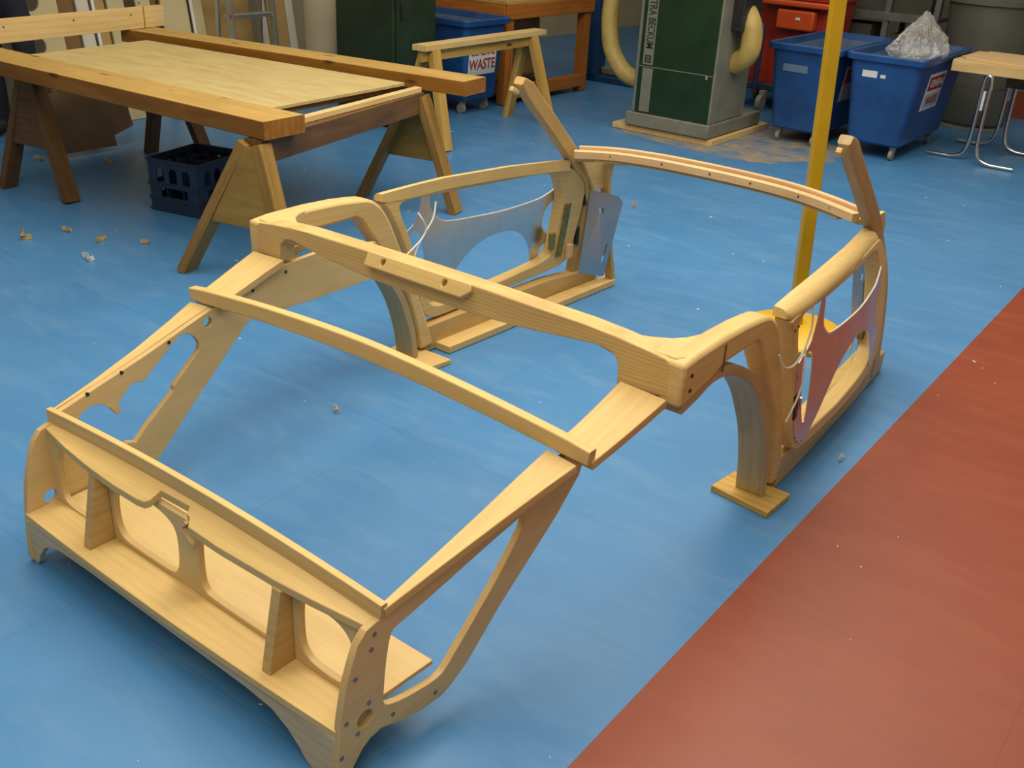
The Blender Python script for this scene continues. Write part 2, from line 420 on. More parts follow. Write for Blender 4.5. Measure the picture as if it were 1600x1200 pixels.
plate('boot_floor', [(-.582, -.008), (.582, -.008), (.592, .171), (-.592, .171)], [disc2(-.13, .08, .009), disc2(.46, .06, .009)], .012, lambda u, v, w: (u, v, .142+w), 'birch_ply', car)
# --- side panels
tailcurve = [(-.002, .378), (-.014, .379), (-.042, .371), (-.064, .348), (-.080, .309), (-.094, .269), (-.104, .226), (-.114, .170), (-.120, .107), (-.124, .065), (-.127, .02), (-.120, .003), (-.106, .003)]
lowR = [(-.085, .035), (-.058, .069), (-.034, .084), (-.004, .089), (.057, .067), (.12, .055), (.179, .056), (.205, .067), (.257, .1), (.36, .2), (.555, .361), (.632, .44), (.652, .49), (.645, .53)]
Rpan = tailcurve+lowR+[(.53, .508), (.3, .449), (.1, .400)]
Rhole = [(.022, .326), (.008, .25), (.001, .165), (.004, .150), (.014, .141), (.057, .127), (.12, .119), (.153, .117), (.175, .121), (.190, .132), (.253, .192), (.348, .286), (.420, .372), (.432, .395), (.434, .415), (.426, .425), (.079, .343), (.035, .336)]
fR = lambda u, v, w: (.597+.06*u+w, u, v)
pr_ = plate('side_panel', Rpan, [chk(Rhole, 1), disc2(-.049, .147, .021)], .018, fR, 'birch_ply', car)
plate('hole_plug', disc2(-.049, .147, .0212), [], .004, lambda u, v, w: (.5915+.06*u+w, u, v), 'ash_grey', pr_)
fL = lambda u, v, w: (-.597-.06*u-w, u, v)
Lpan = tailcurve+[(-.085, .035), (-.058, .069), (-.034, .084), (-.004, .089), (.057, .067), (.179, .056), (.205, .067), (.29, .123), (.434, .25), (.665, .443), (.706, .462), (.813, .446), (.987, .437), (1.30, .429), (1.33, .47), (1.27, .56), (1.0, .595), (.817, .592), (.74, .570), (.66, .545), (.56, .536), (.538, .533), (.44, .507), (.30, .469), (.15, .433), (.02, .402)]
bottle = [(.067, .357), (.078, .370), (.095, .378), (.110, .381), (.125, .380), (.144, .374), (.165, .355), (.185, .325), (.199, .332), (.195, .361), (.210, .375), (.228, .388), (.240, .398), (.255, .400), (.279, .391), (.403, .481), (.415, .487), (.427, .488), (.440, .486), (.453, .479), (.468, .468), (.478, .452), (.483, .438), (.480, .421), (.464, .407), (.379, .340), (.377, .326), (.269, .250), (.232, .217), (.205, .228), (.17, .20), (.12, .19), (.085, .21), (.066, .25), (.060, .30)]
pl_ = plate('side_panel', Lpan, [bottle, disc2(.521, .496, .016), disc2(-.045, .172, .021)], .018, fL, 'birch_ply', car)
# screws / plugs on both panels
def stud(p, n, r, parent, mat='screw_steel', h=.004):
    p = Vector(p); n = Vector(n).normalized()
    return tube('screw', [p-n*h, p+n*.0012], r, mat, parent, 8)
for u, v in ((-.021, .352), (-.030, .318), (-.073, .268), (-.039, .184), (-.099, .168), (-.070, .121), (.027, .106), (.154, .080), (-.114, .085)):
    stud((.6065+.06*u, u, v), X, .0055, pr_)
for u, v in ((.105, .420), (.215, .444), (.378, .480), (.70, .545), (.84, .568)):
    stud((-.5875-.06*u, u, v), X, .0055, pl_, 'dark_steel')
# --- rails and planks
for s in (1, -1):
    if s > 0:
        sweep('rear_rail', [(.603, .004, .392), (.612, .15, .423), (.625, .30, .459), (.640, .44, .497), (.652, .538, .523)], [.009, .017, .027, .038, .046], [.0115]*5, X, 'ash', car, .003)
    else:
        sweep('rear_rail', [(-.6085, .004, .392), (-.624, .15, .423), (-.642, .30, .459), (-.661, .44, .497), (-.676, .538, .523)], [.003, .0095, .0175, .027, .037], [.0115]*5, X, 'ash', car, .002)
    sweep('quarter_plank', [(s*.668, .562, .530), (s*.678, .66, .557), (s*.685, .74, .581), (s*.690, .818, .604)],
          [.056, .060, .064, .068], [.012]*4, X, 'ash', car, .003)
# --- mid beam
bp_, hv = [], []
for i in range(25):
    x = -.722+1.444*i/24; t = 1-abs(x/.722)**1.7
    zt = .576+.047*t; zb = .533+.040*t
    bp_.append((x, .552, (zt+zb)/2)); hv.append((zt-zb)/2)
hv[0] *= .86; hv[-1] *= .9
hv = [h for h in hv]
sweep('cross_beam', bp_, .0145, hv, Y, 'ash', car, .005)
# --- cockpit bow
def bowtop(x):
    a = abs(x)
    pts = [(0, .742), (.2, .741), (.5, .735), (.59, .729), (.67, .720), (.735, .711), (.752, .698)]
    for (x0, z0), (x1, z1) in zip(pts, pts[1:]):
        if a <= x1: return z0+(z1-z0)*(a-x0)/(x1-x0)
    return .698
tp = [(x, bowtop(x)) for x in [-.752, -.735, -.67, -.59, -.5, -.35, -.2, 0, .2, .35, .5, .59, .67, .735, .752]]
bt = [(.754, .612), (.612, .601), (.609, .655), (.602, .672), (.585, .684), (.559, .690), (.52, .689), (.483, .685), (.38, .675), (.281, .666), (.14, .660), (0, .657), (-.19, .657), (-.29, .660), (-.45, .674), (-.509, .680), (-.56, .688), (-.585, .690), (-.612, .684), (-.636, .664), (-.641, .604), (-.754, .612)]
plate('cockpit_bow', tp+bt, [], .062, lambda u, v, w: (u, .850+w+.012*(abs(u)/.75)**2-.006, v), 'ash_figured', car, .003)
# rub block on the bow with two slots
rb = [(-.235, -.004), (.150, -.004), (.153, .018), (.125, .041), (-.238, .041)]
slot = lambda u: [(u-.007, .008), (u+.004, .006), (u+.008, .012), (u+.003, .024), (u-.006, .027), (u-.010, .018)]
plate('rub_block', rb, [slot(-.168), slot(.062)], .026, lambda u, v, w: (u, .815-.42*v-.75*w, .738-.90*v+.42*w), 'ash', car, .004)
for s in (1, -1):
    g_ = [(.52, .86), (.60, .884), (.65, .905), (.69, .935), (.713, .97), (.727, 1.01), (.735, 1.06), (.775, 1.06), (.770, .86), (.755, .84), (.6, .835)]
    plate('bow_corner', g_, [], .05, lambda u, v, w: (s*u, v, .694+w-.05*max(0, u-.66)), 'ash', car, .004)
    # side arm curving down into the rear door post
    arm = [(.825, .709), (.90, .716), (1.04, .717), (1.16, .712), (1.23, .705), (1.285, .698), (1.325, .684), (1.36, .658), (1.388, .622), (1.415, .575), (1.45, .50), (1.495, .405), (1.548, .29), (1.60, .165), (1.645, .028),
           (1.572, .028), (1.545, .15), (1.51, .26), (1.455, .36), (1.385, .455), (1.32, .545), (1.29, .585), (1.262, .625), (1.235, .640), (1.05, .640), (.97, .615), (.825, .592)]
    plate('side_arm', arm, [], .066, lambda u, v, w: (s*(.757+w-.012*max(0, (.3-v))*2), u, v), 'ash', car, .011)
    # wheel arch with straight lower leg
    ap = cr([(.845, .584), (.92, .598), (1.0, .615), (1.087, .606), (1.174, .572), (1.265, .515), (1.343, .436), (1.41, .335), (1.450, .262), (1.492, .14), (1.512, .026)], 5)
    sweep('wheel_arch', [(s*.740, p[0], p[1]) for p in [(q.x, q.y) for q in ap]], .046, .0145, X, 'ash_grey', car, .003)
    # sill: flat inner board and upright outer rail
    plate('sill_board', [(.652, 1.665), (.596, 2.815), (.665, 2.835), (.735, 1.665)], [], .03, lambda u, v, w: (s*u, v, .0175+w), 'ash', car, .002)
    sweep('sill_rail', [(s*.757, 1.602, .058), (s*.745, 1.9, .058), (s*.722, 2.4, .058), (s*.698, 2.76, .046)], [.028]*4, [.056, .056, .056, .042], X, 'ash_oiled', car, .006)
    for yy in (2.02, 2.20):
        box('sill_joint', (s*(.7845-.043*(yy-1.6)), yy, .075), (.002, .005, .05), 'horse_brown', car, bevel=0)
    # windscreen post running down as the front pillar
    path = [(2.035, 1.035, .646), (2.085, .998, .648), (2.14, .948, .650), (2.225, .877, .652), (2.325, .79, .655), (2.42, .706, .658), (2.485, .645, .660), (2.562, .575, .656), (2.602, .51, .665), (2.625, .43, .680), (2.635, .34, .693), (2.632, .22, .708), (2.622, .13, .718), (2.62, .034, .722)]
    pp = cr([(s*c, a, b_) for a, b_, c in path], 3); n = len(pp)
    post = sweep('windscreen_post', pp, [.022]*n, [.016+.016*min(1, i/3) if i < 4 else (.032 if i < n*.5 else .028) for i in range(n)], X, 'ash_grey' if s > 0 else 'ash_oiled', car, .007)
    box('tenon', (s*.648, 2.008, 1.000), (.02, .045, .018), 'ash', post, rot=Matrix.Rotation(math.radians(-25), 3, 'X'))
    # foot pieces of the front bay
    fp = [(s*.625, 2.815, .034), (s*.624, 2.768, .188), (s*.622, 2.719, .385), (s*.62, 2.694, .48), (s*.615, 2.680, .56), (s*.590, 2.660, .625), (s*.545, 2.62, .668)]
    sweep('scuttle_upright', cr(fp, 3), .022, .012, X, 'ash_oiled', car, .003)
    plate('scuttle_gusset', [(2.47, .672), (2.66, .672), (2.70, .61), (2.69, .50), (2.60, .50), (2.56, .56)], [], .016, lambda u, v, w: (s*(.628+w), u, v), 'ash', car, .002)
    plate('corner_gusset', [(.43, 2.53), (.50, 2.545), (.62, 2.49), (.64, 2.46), (.61, 2.44), (.52, 2.50)], [], .02, lambda u, v, w: (s*u, v, .672+w), 'ash', car, .002)
    # grey zinc hinge plate on the front pillar
    hp = [(.645, 2.607, .500), (.535, 2.72, .468), (.60, 2.71, .075), (.648, 2.565, .118)]
    a_, b2, c_, d_ = [Vector((s*p[0], p[1], p[2])) for p in hp]
    def fz(u, v, w, a_=a_, b2=b2, c_=c_, d_=d_):
        nrm = (b2-a_).cross(d_-a_).normalized()
        return (a_*(1-u)*(1-v)+b2*u*(1-v)+c_*u*v+d_*(1-u)*v)+nrm*w
    zp = plate('hinge_plate', [(0, 0), (.82, 0), (1, .06), (1, 1), (0, 1)], [disc2(.42, .22, .0) if False else [(.42+.085*math.cos(t*math.pi/6), .21+.038*math.sin(t*math.pi/6)) for t in range(12)], [(.80, .60), (.86, .58), (.82, .82), (.76, .84)]], .002, fz, 'zinc_plate', car, 0)
    stud(fz(.85, .12, .002), (-s, -1, 0), .004, zp); stud(fz(.2, .55, .002), (-s, -1, 0), .006, zp)
    # ---------------- door
    def lin(u, t):
        for (a, b_), (c, d) in zip(t, t[1:]):
            if u <= c: return b_+(d-b_)*(u-a)/(c-a)
        return t[-1][1]
    def xd(u, v=.40):
        xt = lin(u, [(1.3, .789), (1.39, .785), (1.75, .763), (2.07, .728), (2.25, .700), (2.42, .670), (2.6, .640)])
        xb = lin(u, [(1.3, .780), (2.0, .780), (2.25, .768), (2.38, .755), (2.5, .738), (2.6, .725)])
        k = min(1, max(0, (v-.12)/.56)); k = k*k*.5+k*.5
        return xb*(1-k)+xt*k
    do = [(1.404, .655), (1.55, .660), (1.708, .662), (2.084, .652), (2.40, .638), (2.455, .625), (2.515, .585), (2.566, .53), (2.580, .47), (2.577, .35), (2.560, .215), (2.538, .172), (2.485, .150), (2.30, .135), (2.167, .128), (1.90, .122), (1.71, .122), (1.66, .130), (1.625, .155), (1.605, .19), (1.588, .25), (1.555, .36), (1.512, .47), (1.455, .585), (1.425, .63)]
    di = [(1.478, .648), (1.70, .636), (2.06, .627), (2.362, .622), (2.41, .56), (2.438, .50), (2.443, .434), (2.440, .30), (2.430, .225), (2.395, .205), (2.30, .186), (2.10, .172), (1.864, .166), (1.74, .166), (1.675, .178), (1.645, .21), (1.618, .28), (1.578, .40), (1.527, .515), (1.492, .585)]
    door = plate('door', chk(do, 1), [chk(di)], .055, lambda u, v, w: (s*(xd(u, v)+w), u, v), 'ash', car, .006)
    # rounded capping rail: crest at the inner edge, falling away outwards
    cs = [(-.0290, -.046), (-.0290, -.0005), (-.028, .0), (-.016, .0), (.0, -.004), (.015, -.012), (.026, -.024), (.031, -.038), (.029, -.048)]
    prof('door_capping', [(s*xd(y, z), y, z) for y, z in ((1.395, .688), (1.42, .690), (1.55, .694), (1.72, .696), (2.08, .686), (2.36, .671), (2.425, .664))], cs, s, 'ash', door)
    sweep('plate_edge_glint', cr([(s*(xd(u, v)+.0285), u, v+.001) for u, v in ((1.72, .537), (1.745, .516), (1.80, .492), (1.957, .478), (2.15, .471), (2.33, .483), (2.40, .501), (2.45, .526))], 4), .003, .0032, X, 'cord_white', door, .001)  # white strip painting the bright glint along the plate's top edge
    sp = [(1.530, .475), (1.56, .492), (1.60, .508), (1.63, .536), (1.645, .58), (1.652, .625), (1.664, .652), (1.686, .650), (1.696, .62), (1.70, .58), (1.715, .545), (1.745, .515), (1.80, .492), (1.88, .481), (1.957, .477), (2.06, .472), (2.15, .470), (2.25, .473), (2.33, .482), (2.40, .500), (2.46, .530), (2.472, .51), (2.45, .47), (2.415, .445), (2.398, .41), (2.397, .37), (2.408, .335), (2.44, .31), (2.455, .30), (2.455, .262), (2.425, .258), (2.41, .24), (2.405, .20), (2.385, .168), (2.362, .175), (2.345, .24), (2.32, .29), (2.28, .335), (2.23, .362), (2.16, .377), (2.08, .374), (2.0, .355), (1.93, .322), (1.87, .272), (1.80, .205), (1.735, .155), (1.695, .142), (1.645, .165), (1.605, .22), (1.575, .31), (1.548, .40)]
    so = [(1.575, .465), (1.60, .492), (1.635, .488), (1.66, .45), (1.675, .38), (1.685, .30), (1.688, .235), (1.672, .222), (1.650, .26), (1.625, .32), (1.592, .40)]
    dp = plate('door_plate', chk(sp, 1), [chk(so)], .0025, lambda u, v, w: (s*(xd(u, v)+.0288+w), u, v), 'galvanised', door, 0)
    # lock strip, latch block and hinge on the front stile
    sweep('lock_strip', [(s*(xd(2.47, .455)-.030), 2.478, .455), (s*(xd(2.47, .33)-.030), 2.482, .33), (s*(xd(2.47, .205)-.030), 2.474, .205)], .004, .020, X, 'brass_hinge', door, .002)
    box('latch', (s*(xd(2.43, .285)-.02), 2.425, .285), (.02, .03, .075), 'brass_hinge', door)
    box('stop_block', (s*(xd(2.52, .222)-.04), 2.532, .222), (.022, .034, .065), 'ash_pink', door)
    for zz in (.47, .28):
        box('hinge', (s*(xd(2.57, zz)-.022), 2.592, zz), (.018, .018, .085), 'dark_steel', door)
    box('rear_hinge', (s*(xd(1.6, .318)+.0285), 1.582, .318), (.008, .024, .10), 'dark_steel', door, rot=Matrix.Rotation(math.radians(16), 3, 'X'))
    tube('hinge_pin', [(s*(xd(1.6, .32)+.035), 1.598, .345), (s*(xd(1.6, .32)+.035), 1.608, .300)], .004, 'chrome', door, 8)
    for u, v in ((1.45, .612), (1.475, .617), (1.548, .43), (1.628, .19), (1.655, .165), (1.69, .155)):
        stud((s*(xd(u, v)+.029), u, v), (s, 0, 0), .004, door, 'dark_steel')
# cords hanging from the doors
def cord(pts, r=.0032): return tube('door_cord', cr(pts, 6), r, 'cord_white', car, 6)
cord([(.800, 1.385, .555), (.806, 1.41, .515), (.812, 1.455, .495), (.815, 1.50, .502), (.815, 1.545, .535), (.812, 1.575, .590), (.80, 1.58, .66)])
cord([(.815, 1.545, .535), (.822, 1.545, .48), (.825, 1.55, .42), (.822, 1.535, .36), (.815, 1.50, .30)])
cord([(-.70, 1.43, .44), (-.70, 1.47, .46), (-.70, 1.545, .50), (-.70, 1.57, .535), (-.70, 1.55, .575), (-.715, 1.54, .60)])
cord([(-.70, 1.50, .42), (-.70, 1.525, .475), (-.70, 1.575, .53), (-.70, 1.61, .57), (-.71, 1.635, .625)])
# --- scuttle / dash rail
dy = [(-.615, 2.405), (-.53, 2.462), (-.45, 2.497), (-.36, 2.515), (-.25, 2.527), (-.1, 2.530), (0, 2.530), (.1, 2.528), (.25, 2.518), (.36, 2.497), (.45, 2.468), (.53, 2.435), (.615, 2.395)]
dc = cr([(x, y, .699+.008*(1-(x/.6)**2)) for x, y in dy], 3)
dash = sweep('dash_rail', dc, .0155, .018, Z, 'ash_pink', car, .002)
sweep('dash_strip', [(p.x, p.y+.036, p.z+.018) for p in dc], .011, .012, Z, 'ash_pink', car, .002)
sweep('dash_underlay', [(p.x*.98, p.y+.018, p.z-.019) for p in dc[2:-2]], .010, .022, Z, 'ash_oiled', car, .002)
for x in (-.48, -.23, -.03, .15, .36, .5):
    k = min(range(len(dc)), key=lambda i: abs(dc[i].x-x)); stud((dc[k].x, dc[k].y-.0185, dc[k].z+.002), (0, -1, 0), .0042, dash, 'dark_steel')
# screws in the bow corner
for z_ in (.672, .632):
    stud((.7915, .862, z_), X, .0055, car, 'dark_steel')
box('arm_joint', (.7905, 1.035, .660), (.002, .006, .075), 'horse_brown', car, bevel=0)

# ------------------------------------------------------------------ offcut blocks under the arch legs
o = plate('offcut_block', [(.632, 1.455), (.648, 1.590), (.846, 1.580), (.838, 1.428)], [], .021, lambda u, v, w: (u, v, .0110+w), 'pine_yellow', None, .002)
tag(o, 'flat yellow pine offcut under the right wheel arch leg near the red floor', 'wood block', 'offcuts under the arch legs')
o = plate('offcut_block', [(-.60, 1.49), (-.585, 1.598), (-.645, 1.600), (-.84, 1.595), (-.83, 1.46), (-.66, 1.455)], [], .021, lambda u, v, w: (u, v, .0110+w), 'ash', None, .003)
tag(o, 'pale offcut board under the left wheel arch leg on the blue floor', 'wood block', 'offcuts under the arch legs')

# ------------------------------------------------------------------ yellow floor stand inside the frame
st = thing('post_stand', (.30, 2.86, 0), 'yellow post on a round dished yellow foot standing inside the frame', 'floor stand')
loft('stand_foot', [circ(.30, 2.86, .225, .002, 40), circ(.30, 2.86, .228, .018, 40), circ(.30, 2.86, .21, .035, 40), circ(.30, 2.86, .12, .05, 40), circ(.30, 2.86, .05, .06, 40)], 'yellow_paint', st)
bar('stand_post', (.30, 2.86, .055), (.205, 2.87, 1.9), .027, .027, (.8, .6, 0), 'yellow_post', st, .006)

# ------------------------------------------------------------------ saw horses and the makeshift bench
def sawhorse(name, c, rz, L, H, spread, label, rail, leg, gusset, group, cap=None, lw=.045):
    t = thing(name, (c[0], c[1], 0), label, 'saw horse', group, rz)
    R = Matrix.Rotation(rz, 3, 'Z'); P = lambda x, y, z: R @ Vector((x, y, z)) + Vector((c[0], c[1], 0))
    W = R @ Vector((1, 0, 0)); Yv = R @ Vector((0, 1, 0))
    spl, spr = spread if isinstance(spread, tuple) else (spread, spread)
    spread = (spl+spr)/2; ov = .08 if cap else -.01
    bar('top_rail', P(0, -L/2-ov, H-.055), P(0, L/2+ov, H-.055), .045 if not cap else .022, .055 if not cap else .04, W, rail, t)
    if cap: bar('cap_board', P(0, -L/2-.10, H+.0), P(0, L/2+.14, H+.0), .06, .019, W, cap, t)
    for sy in (-1, 1):
        for sx in (-1, 1):
            bar('leg', P(sx*.035, sy*(L/2-.02), H-.02), P(-spl if sx < 0 else spr, sy*(L/2+.04), .002), .024, lw, W, leg, t)
        if gusset:
            z0, z1 = H*.42, H-.03
            q = lambda z: .055+(spread-.035)*(H-z)/H
            plate('gusset', [(-q(z0)-(spl-spread)*.5, z0), (q(z0)+(spr-spread)*.5, z0), (q(z1), z1), (-q(z1), z1)], [], .014, lambda u, v, w, sy=sy: P(u, sy*(L/2+.062-.045*(v/H))+w, v), gusset, t, .001)
    return t
sawhorse('saw_horse', (-1.955, 2.36), math.radians(13.0), 1.46, .665, (.40, .23), 'brown saw horse under the right end of the timber bench, ply gusset facing camera', 'horse_brown', 'horse_tan', 'horse_ochre', 'saw horses')
sawhorse('saw_horse', (-3.86, 2.23), math.radians(10), 1.02, .665, .26, 'brown saw horse under the left end of the timber bench', 'horse_brown', 'horse_brown', 'horse_brown', 'saw horses')
sawhorse('saw_horse', (-3.17, 4.92), math.radians(3), 1.28, .685, .21, 'pale yellow pine saw horse standing alone before the waste bin', 'pine_yellow', 'pine_yellow', None, 'saw horses', 'pine_pale')
def beam(a, b_, hw, z0, z1, label):
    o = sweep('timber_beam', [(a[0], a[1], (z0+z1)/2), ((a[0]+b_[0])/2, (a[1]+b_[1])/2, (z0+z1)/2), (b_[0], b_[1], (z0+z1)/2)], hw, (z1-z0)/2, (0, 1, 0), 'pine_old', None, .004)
    o.data.materials.append(MATS['pine_paler_top'])
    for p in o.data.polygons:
        if p.normal.z > .8: p.material_index = 1  # upward faces take the paler pine colour
    return tag(o, label, 'timber', 'heavy timbers of the bench')
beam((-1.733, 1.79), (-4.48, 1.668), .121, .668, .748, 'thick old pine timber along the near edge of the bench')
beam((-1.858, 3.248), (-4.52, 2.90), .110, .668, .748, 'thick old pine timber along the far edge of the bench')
o = plate('plywood_board', [(-4.2, 2.775), (-2.159, 3.003), (-2.082, 2.00), (-4.054, 1.86)], [], .018, lambda u, v, w: (u, v, .704+w), 'board_worn', None, .002)
tag(o, 'worn plywood sheet lying between the two bench timbers', 'plywood sheet')
o = plate('under_board', [(-4.15, 2.76), (-2.19, 2.985), (-2.10, 2.00), (-4.03, 1.87)], [], .026, lambda u, v, w: (u, v, .681+w), 'bench_orange', None, .002)
tag(o, 'brown board under the worn plywood sheet on the bench', 'board')
o = bar('timber_batten', (-1.905, 2.03, .6805), (-2.10, 3.05, .6805), .022, .014, X, 'pine_pale'); tag(o, 'pale batten on the rail of the right bench saw horse', 'batten')
t = thing('edge_plank', (-4.36, 2.4, .749), 'pale planed plank standing on edge across the left ends of the bench timbers', 'plank')
bar('plank_body', (-4.475, 3.10, .818), (-4.19, 1.38, .818), .067, .011, Z, 'pine_pale', t)
for q, dx in ((.10, 0), (.78, 0)):
    p = Vector((-4.475, 3.10, .818)).lerp(Vector((-4.19, 1.38, .818)), q)
    sweep('end_cleat', [p+Vector((.012, .002, -.066)), p+Vector((.012, .002, .066))], .002, .004, X, 'horse_ochre', t, 0)
for q in (.16, .42, .70):
    p = Vector((-4.475, 3.10, .83)).lerp(Vector((-4.19, 1.38, .83)), q); stud(p+Vector((.012, 0, .01)), X, .006, t, 'horse_brown')
for k, (x, y) in enumerate(((-2.30, 1.93), (-3.15, 1.86), (-3.45, 1.80))):
    o = box('packing_block', (x, y-.06, .640), (.06, .09, .045), 'pine_yellow', rz=.1)
    tag(o, ('small pine packing block under the near timber beside the right saw horse', 'small pine packing block under the middle of the near timber', 'small pine packing block under the near timber above the left saw horse')[k], 'wood block', 'packing blocks')
# blue bottle crate under the bench
cz = .29
ct = thing('bottle_crate', (-2.98, 2.22, 0), 'dark blue plastic bottle crate under the timber bench', 'crate', None, math.radians(13))
ang = math.radians(14); CR = Matrix.Rotation(ang, 3, 'Z'); CO = Vector((-3.0, 2.22, 0))
def cface(name, ax, sgn, L):
    def fn(u, v, w):
        p = Vector((u, sgn*(.20+w), v)) if ax == 0 else Vector((sgn*(.165+w), u, v))
        return CR @ p + CO
    h = L/2; holes = []
    n = 4 if L > .36 else 3
    for i in range(n):
        c = -h+.035+(L-.07)*(i+.5)/n; ww = (L-.07)/n*.30
        holes.append([(c-ww, .165), (c+ww, .165), (c+ww, .225), (c+ww*.6, .243), (c-ww*.6, .243), (c-ww, .225)])
    holes.append([(-h+.075, .085), (h-.075, .085), (h-.075, .135), (-h+.075, .135)])
    plate('crate_side', [(-h, .004), (h, .004), (h, cz), (-h, cz)], holes, .008, fn, 'crate_blue', ct, .001)
cface('a', 0, 1, .33); cface('a', 0, -1, .33); cface('b', 1, 1, .40); cface('b', 1, -1, .40)
plate('crate_base', [(-.16, -.195), (.16, -.195), (.16, .195), (-.16, .195)], [], .008, lambda u, v, w: CR @ Vector((u, v, .012+w)) + CO, 'crate_blue', ct, 0)
for x in (-.055, .055):
    plate('crate_divider', [(-.195, .02), (.195, .02), (.195, .26), (-.195, .26)], [], .005, lambda u, v, w, x=x: CR @ Vector((x+w, u, v)) + CO, 'crate_blue', ct, 0)
for y in (-.10, 0, .10):
    plate('crate_divider', [(-.16, .02), (.16, .02), (.16, .26), (-.16, .26)], [], .005, lambda u, v, w, y=y: CR @ Vector((u, y+w, v)) + CO, 'crate_blue', ct, 0)
for z in (.012, .072, .150, .284):
    for sg in (-1, 1):
        a = CR @ Vector((-.172, sg*.207, z)) + CO; b_ = CR @ Vector((.172, sg*.207, z)) + CO; bar('crate_rib', a, b_, .006, .005, Z, 'crate_blue', ct, .001)
        a = CR @ Vector((sg*.172, -.207, z)) + CO; b_ = CR @ Vector((sg*.172, .207, z)) + CO; bar('crate_rib', a, b_, .006, .005, Z, 'crate_blue', ct, .001)
# folded cardboard under the bench
o = plate('cardboard_sheet', [(2.20, .03), (2.60, .028), (2.62, .50), (2.22, .52)], [], .012, lambda u, v, w: (-4.40-.30*v+w, u, v), 'cardboard', None, .001)
tag(o, 'dark brown flattened cardboard sheet leaning under the bench, nearer and larger', 'cardboard', 'cardboard under the bench')
o = plate('cardboard_sheet', [(2.55, .05), (2.80, .12), (2.78, .42), (2.57, .46)], [], .010, lambda u, v, w: (-4.47-.28*v+w, u, v), 'cardboard', None, .001)
tag(o, 'small dark cardboard flap behind the larger sheet under the bench', 'cardboard', 'cardboard under the bench')

# ------------------------------------------------------------------ person at the left edge
def person():
    me = bpy.data.meshes.new('person')
    J = {'hip': (0, 0, .93), 'waist': (0, 0, 1.08), 'chest': (0, .01, 1.30), 'neck': (0, 0, 1.47), 'head': (0, -.02, 1.58), 'crown': (0, -.02, 1.71)}
    E = [('hip', 'waist'), ('waist', 'chest'), ('chest', 'neck'), ('neck', 'head'), ('head', 'crown')]
    Rr = {'hip': .155, 'waist': .145, 'chest': .165, 'neck': .06, 'head': .095, 'crown': .085}
    for s, n in ((1, 'r'), (-1, 'l')):
        for k, p, r in (('th', (s*.10, 0, .84), .095), ('kn', (s*.12, -.02, .48), .070), ('ca', (s*.125, .0, .30), .068), ('an', (s*.13, .01, .10), .062), ('he', (s*.13, .0, .055), .055), ('to', (s*.15, -.17, .045), .045)):
            J[n+k] = p; Rr[n+k] = r
        E += [('hip', n+'th'), (n+'th', n+'kn'), (n+'kn', n+'ca'), (n+'ca', n+'an'), (n+'an', n+'he'), (n+'he', n+'to')]
        for k, p, r in (('sh', (s*.19, 0, 1.40), .07), ('el', (s*.25, .03, 1.13), .052), ('wr', (s*.17, -.17, 1.20), .036), ('pa', (s*.145, -.225, 1.225), .034)):
            J[n+k] = p; Rr[n+k] = r
        E += [('chest', n+'sh'), (n+'sh', n+'el'), (n+'el', n+'wr'), (n+'wr', n+'pa')]
        for q in range(4):
            J[n+'f%d' % q] = (s*(.15-.02*q), -.285, 1.24+.004*q); Rr[n+'f%d' % q] = .009
            J[n+'g%d' % q] = (s*(.145-.02*q), -.315+.006*abs(q-1), 1.225); Rr[n+'g%d' % q] = .008
            E += [(n+'pa', n+'f%d' % q), (n+'f%d' % q, n+'g%d' % q)]
        J[n+'t0'] = (s*.10, -.225, 1.255); Rr[n+'t0'] = .010; J[n+'t1'] = (s*.085, -.255, 1.27); Rr[n+'t1'] = .009
        E += [(n+'pa', n+'t0'), (n+'t0', n+'t1')]
    keys = list(J); ix = {k: i for i, k in enumerate(keys)}
    R = Matrix.Rotation(math.radians(36), 3, 'Z'); C = Vector((-5.165, 2.36, 0))
    me.from_pydata([R @ Vector(J[k]) + C for k in keys], [(ix[a], ix[b_]) for a, b_ in E], [])
    o = bpy.data.objects.new('person', me); COL.objects.link(o)
    md = o.modifiers.new('skin', 'SKIN')
    for k in keys: me.skin_vertices[0].data[ix[k]].radius = (Rr[k], Rr[k]*(.8 if k in ('hip', 'waist', 'chest') else 1))
    me.skin_vertices[0].data[ix['hip']].use_root = True
    sd = o.modifiers.new('sub', 'SUBSURF'); sd.levels = 1; sd.render_levels = 1
    m2 = bpy.data.meshes.new_from_object(o.evaluated_get(bpy.context.evaluated_depsgraph_get()))
    bpy.data.objects.remove(o); o = bpy.data.objects.new('person', m2); COL.objects.link(o)
    m2.materials.clear()
    for k in ('trouser_navy', 'skin', 'hair_brown', 'rubber'): m2.materials.append(MATS[k])
    for p in m2.polygons:
        z = p.center.z; p.use_smooth = True
        d = math.hypot(p.center.x-C.x, p.center.y-C.y)
        p.material_index = 2 if z > 1.66 else 1 if z > 1.46 or (1.15 < z < 1.32 and (p.center-C).dot(R @ Vector((0, -1, 0))) > .19) else 3 if z < .11 else 0
    return tag(o, 'person in dark navy work clothes and black boots standing behind the bench', 'person')
person()

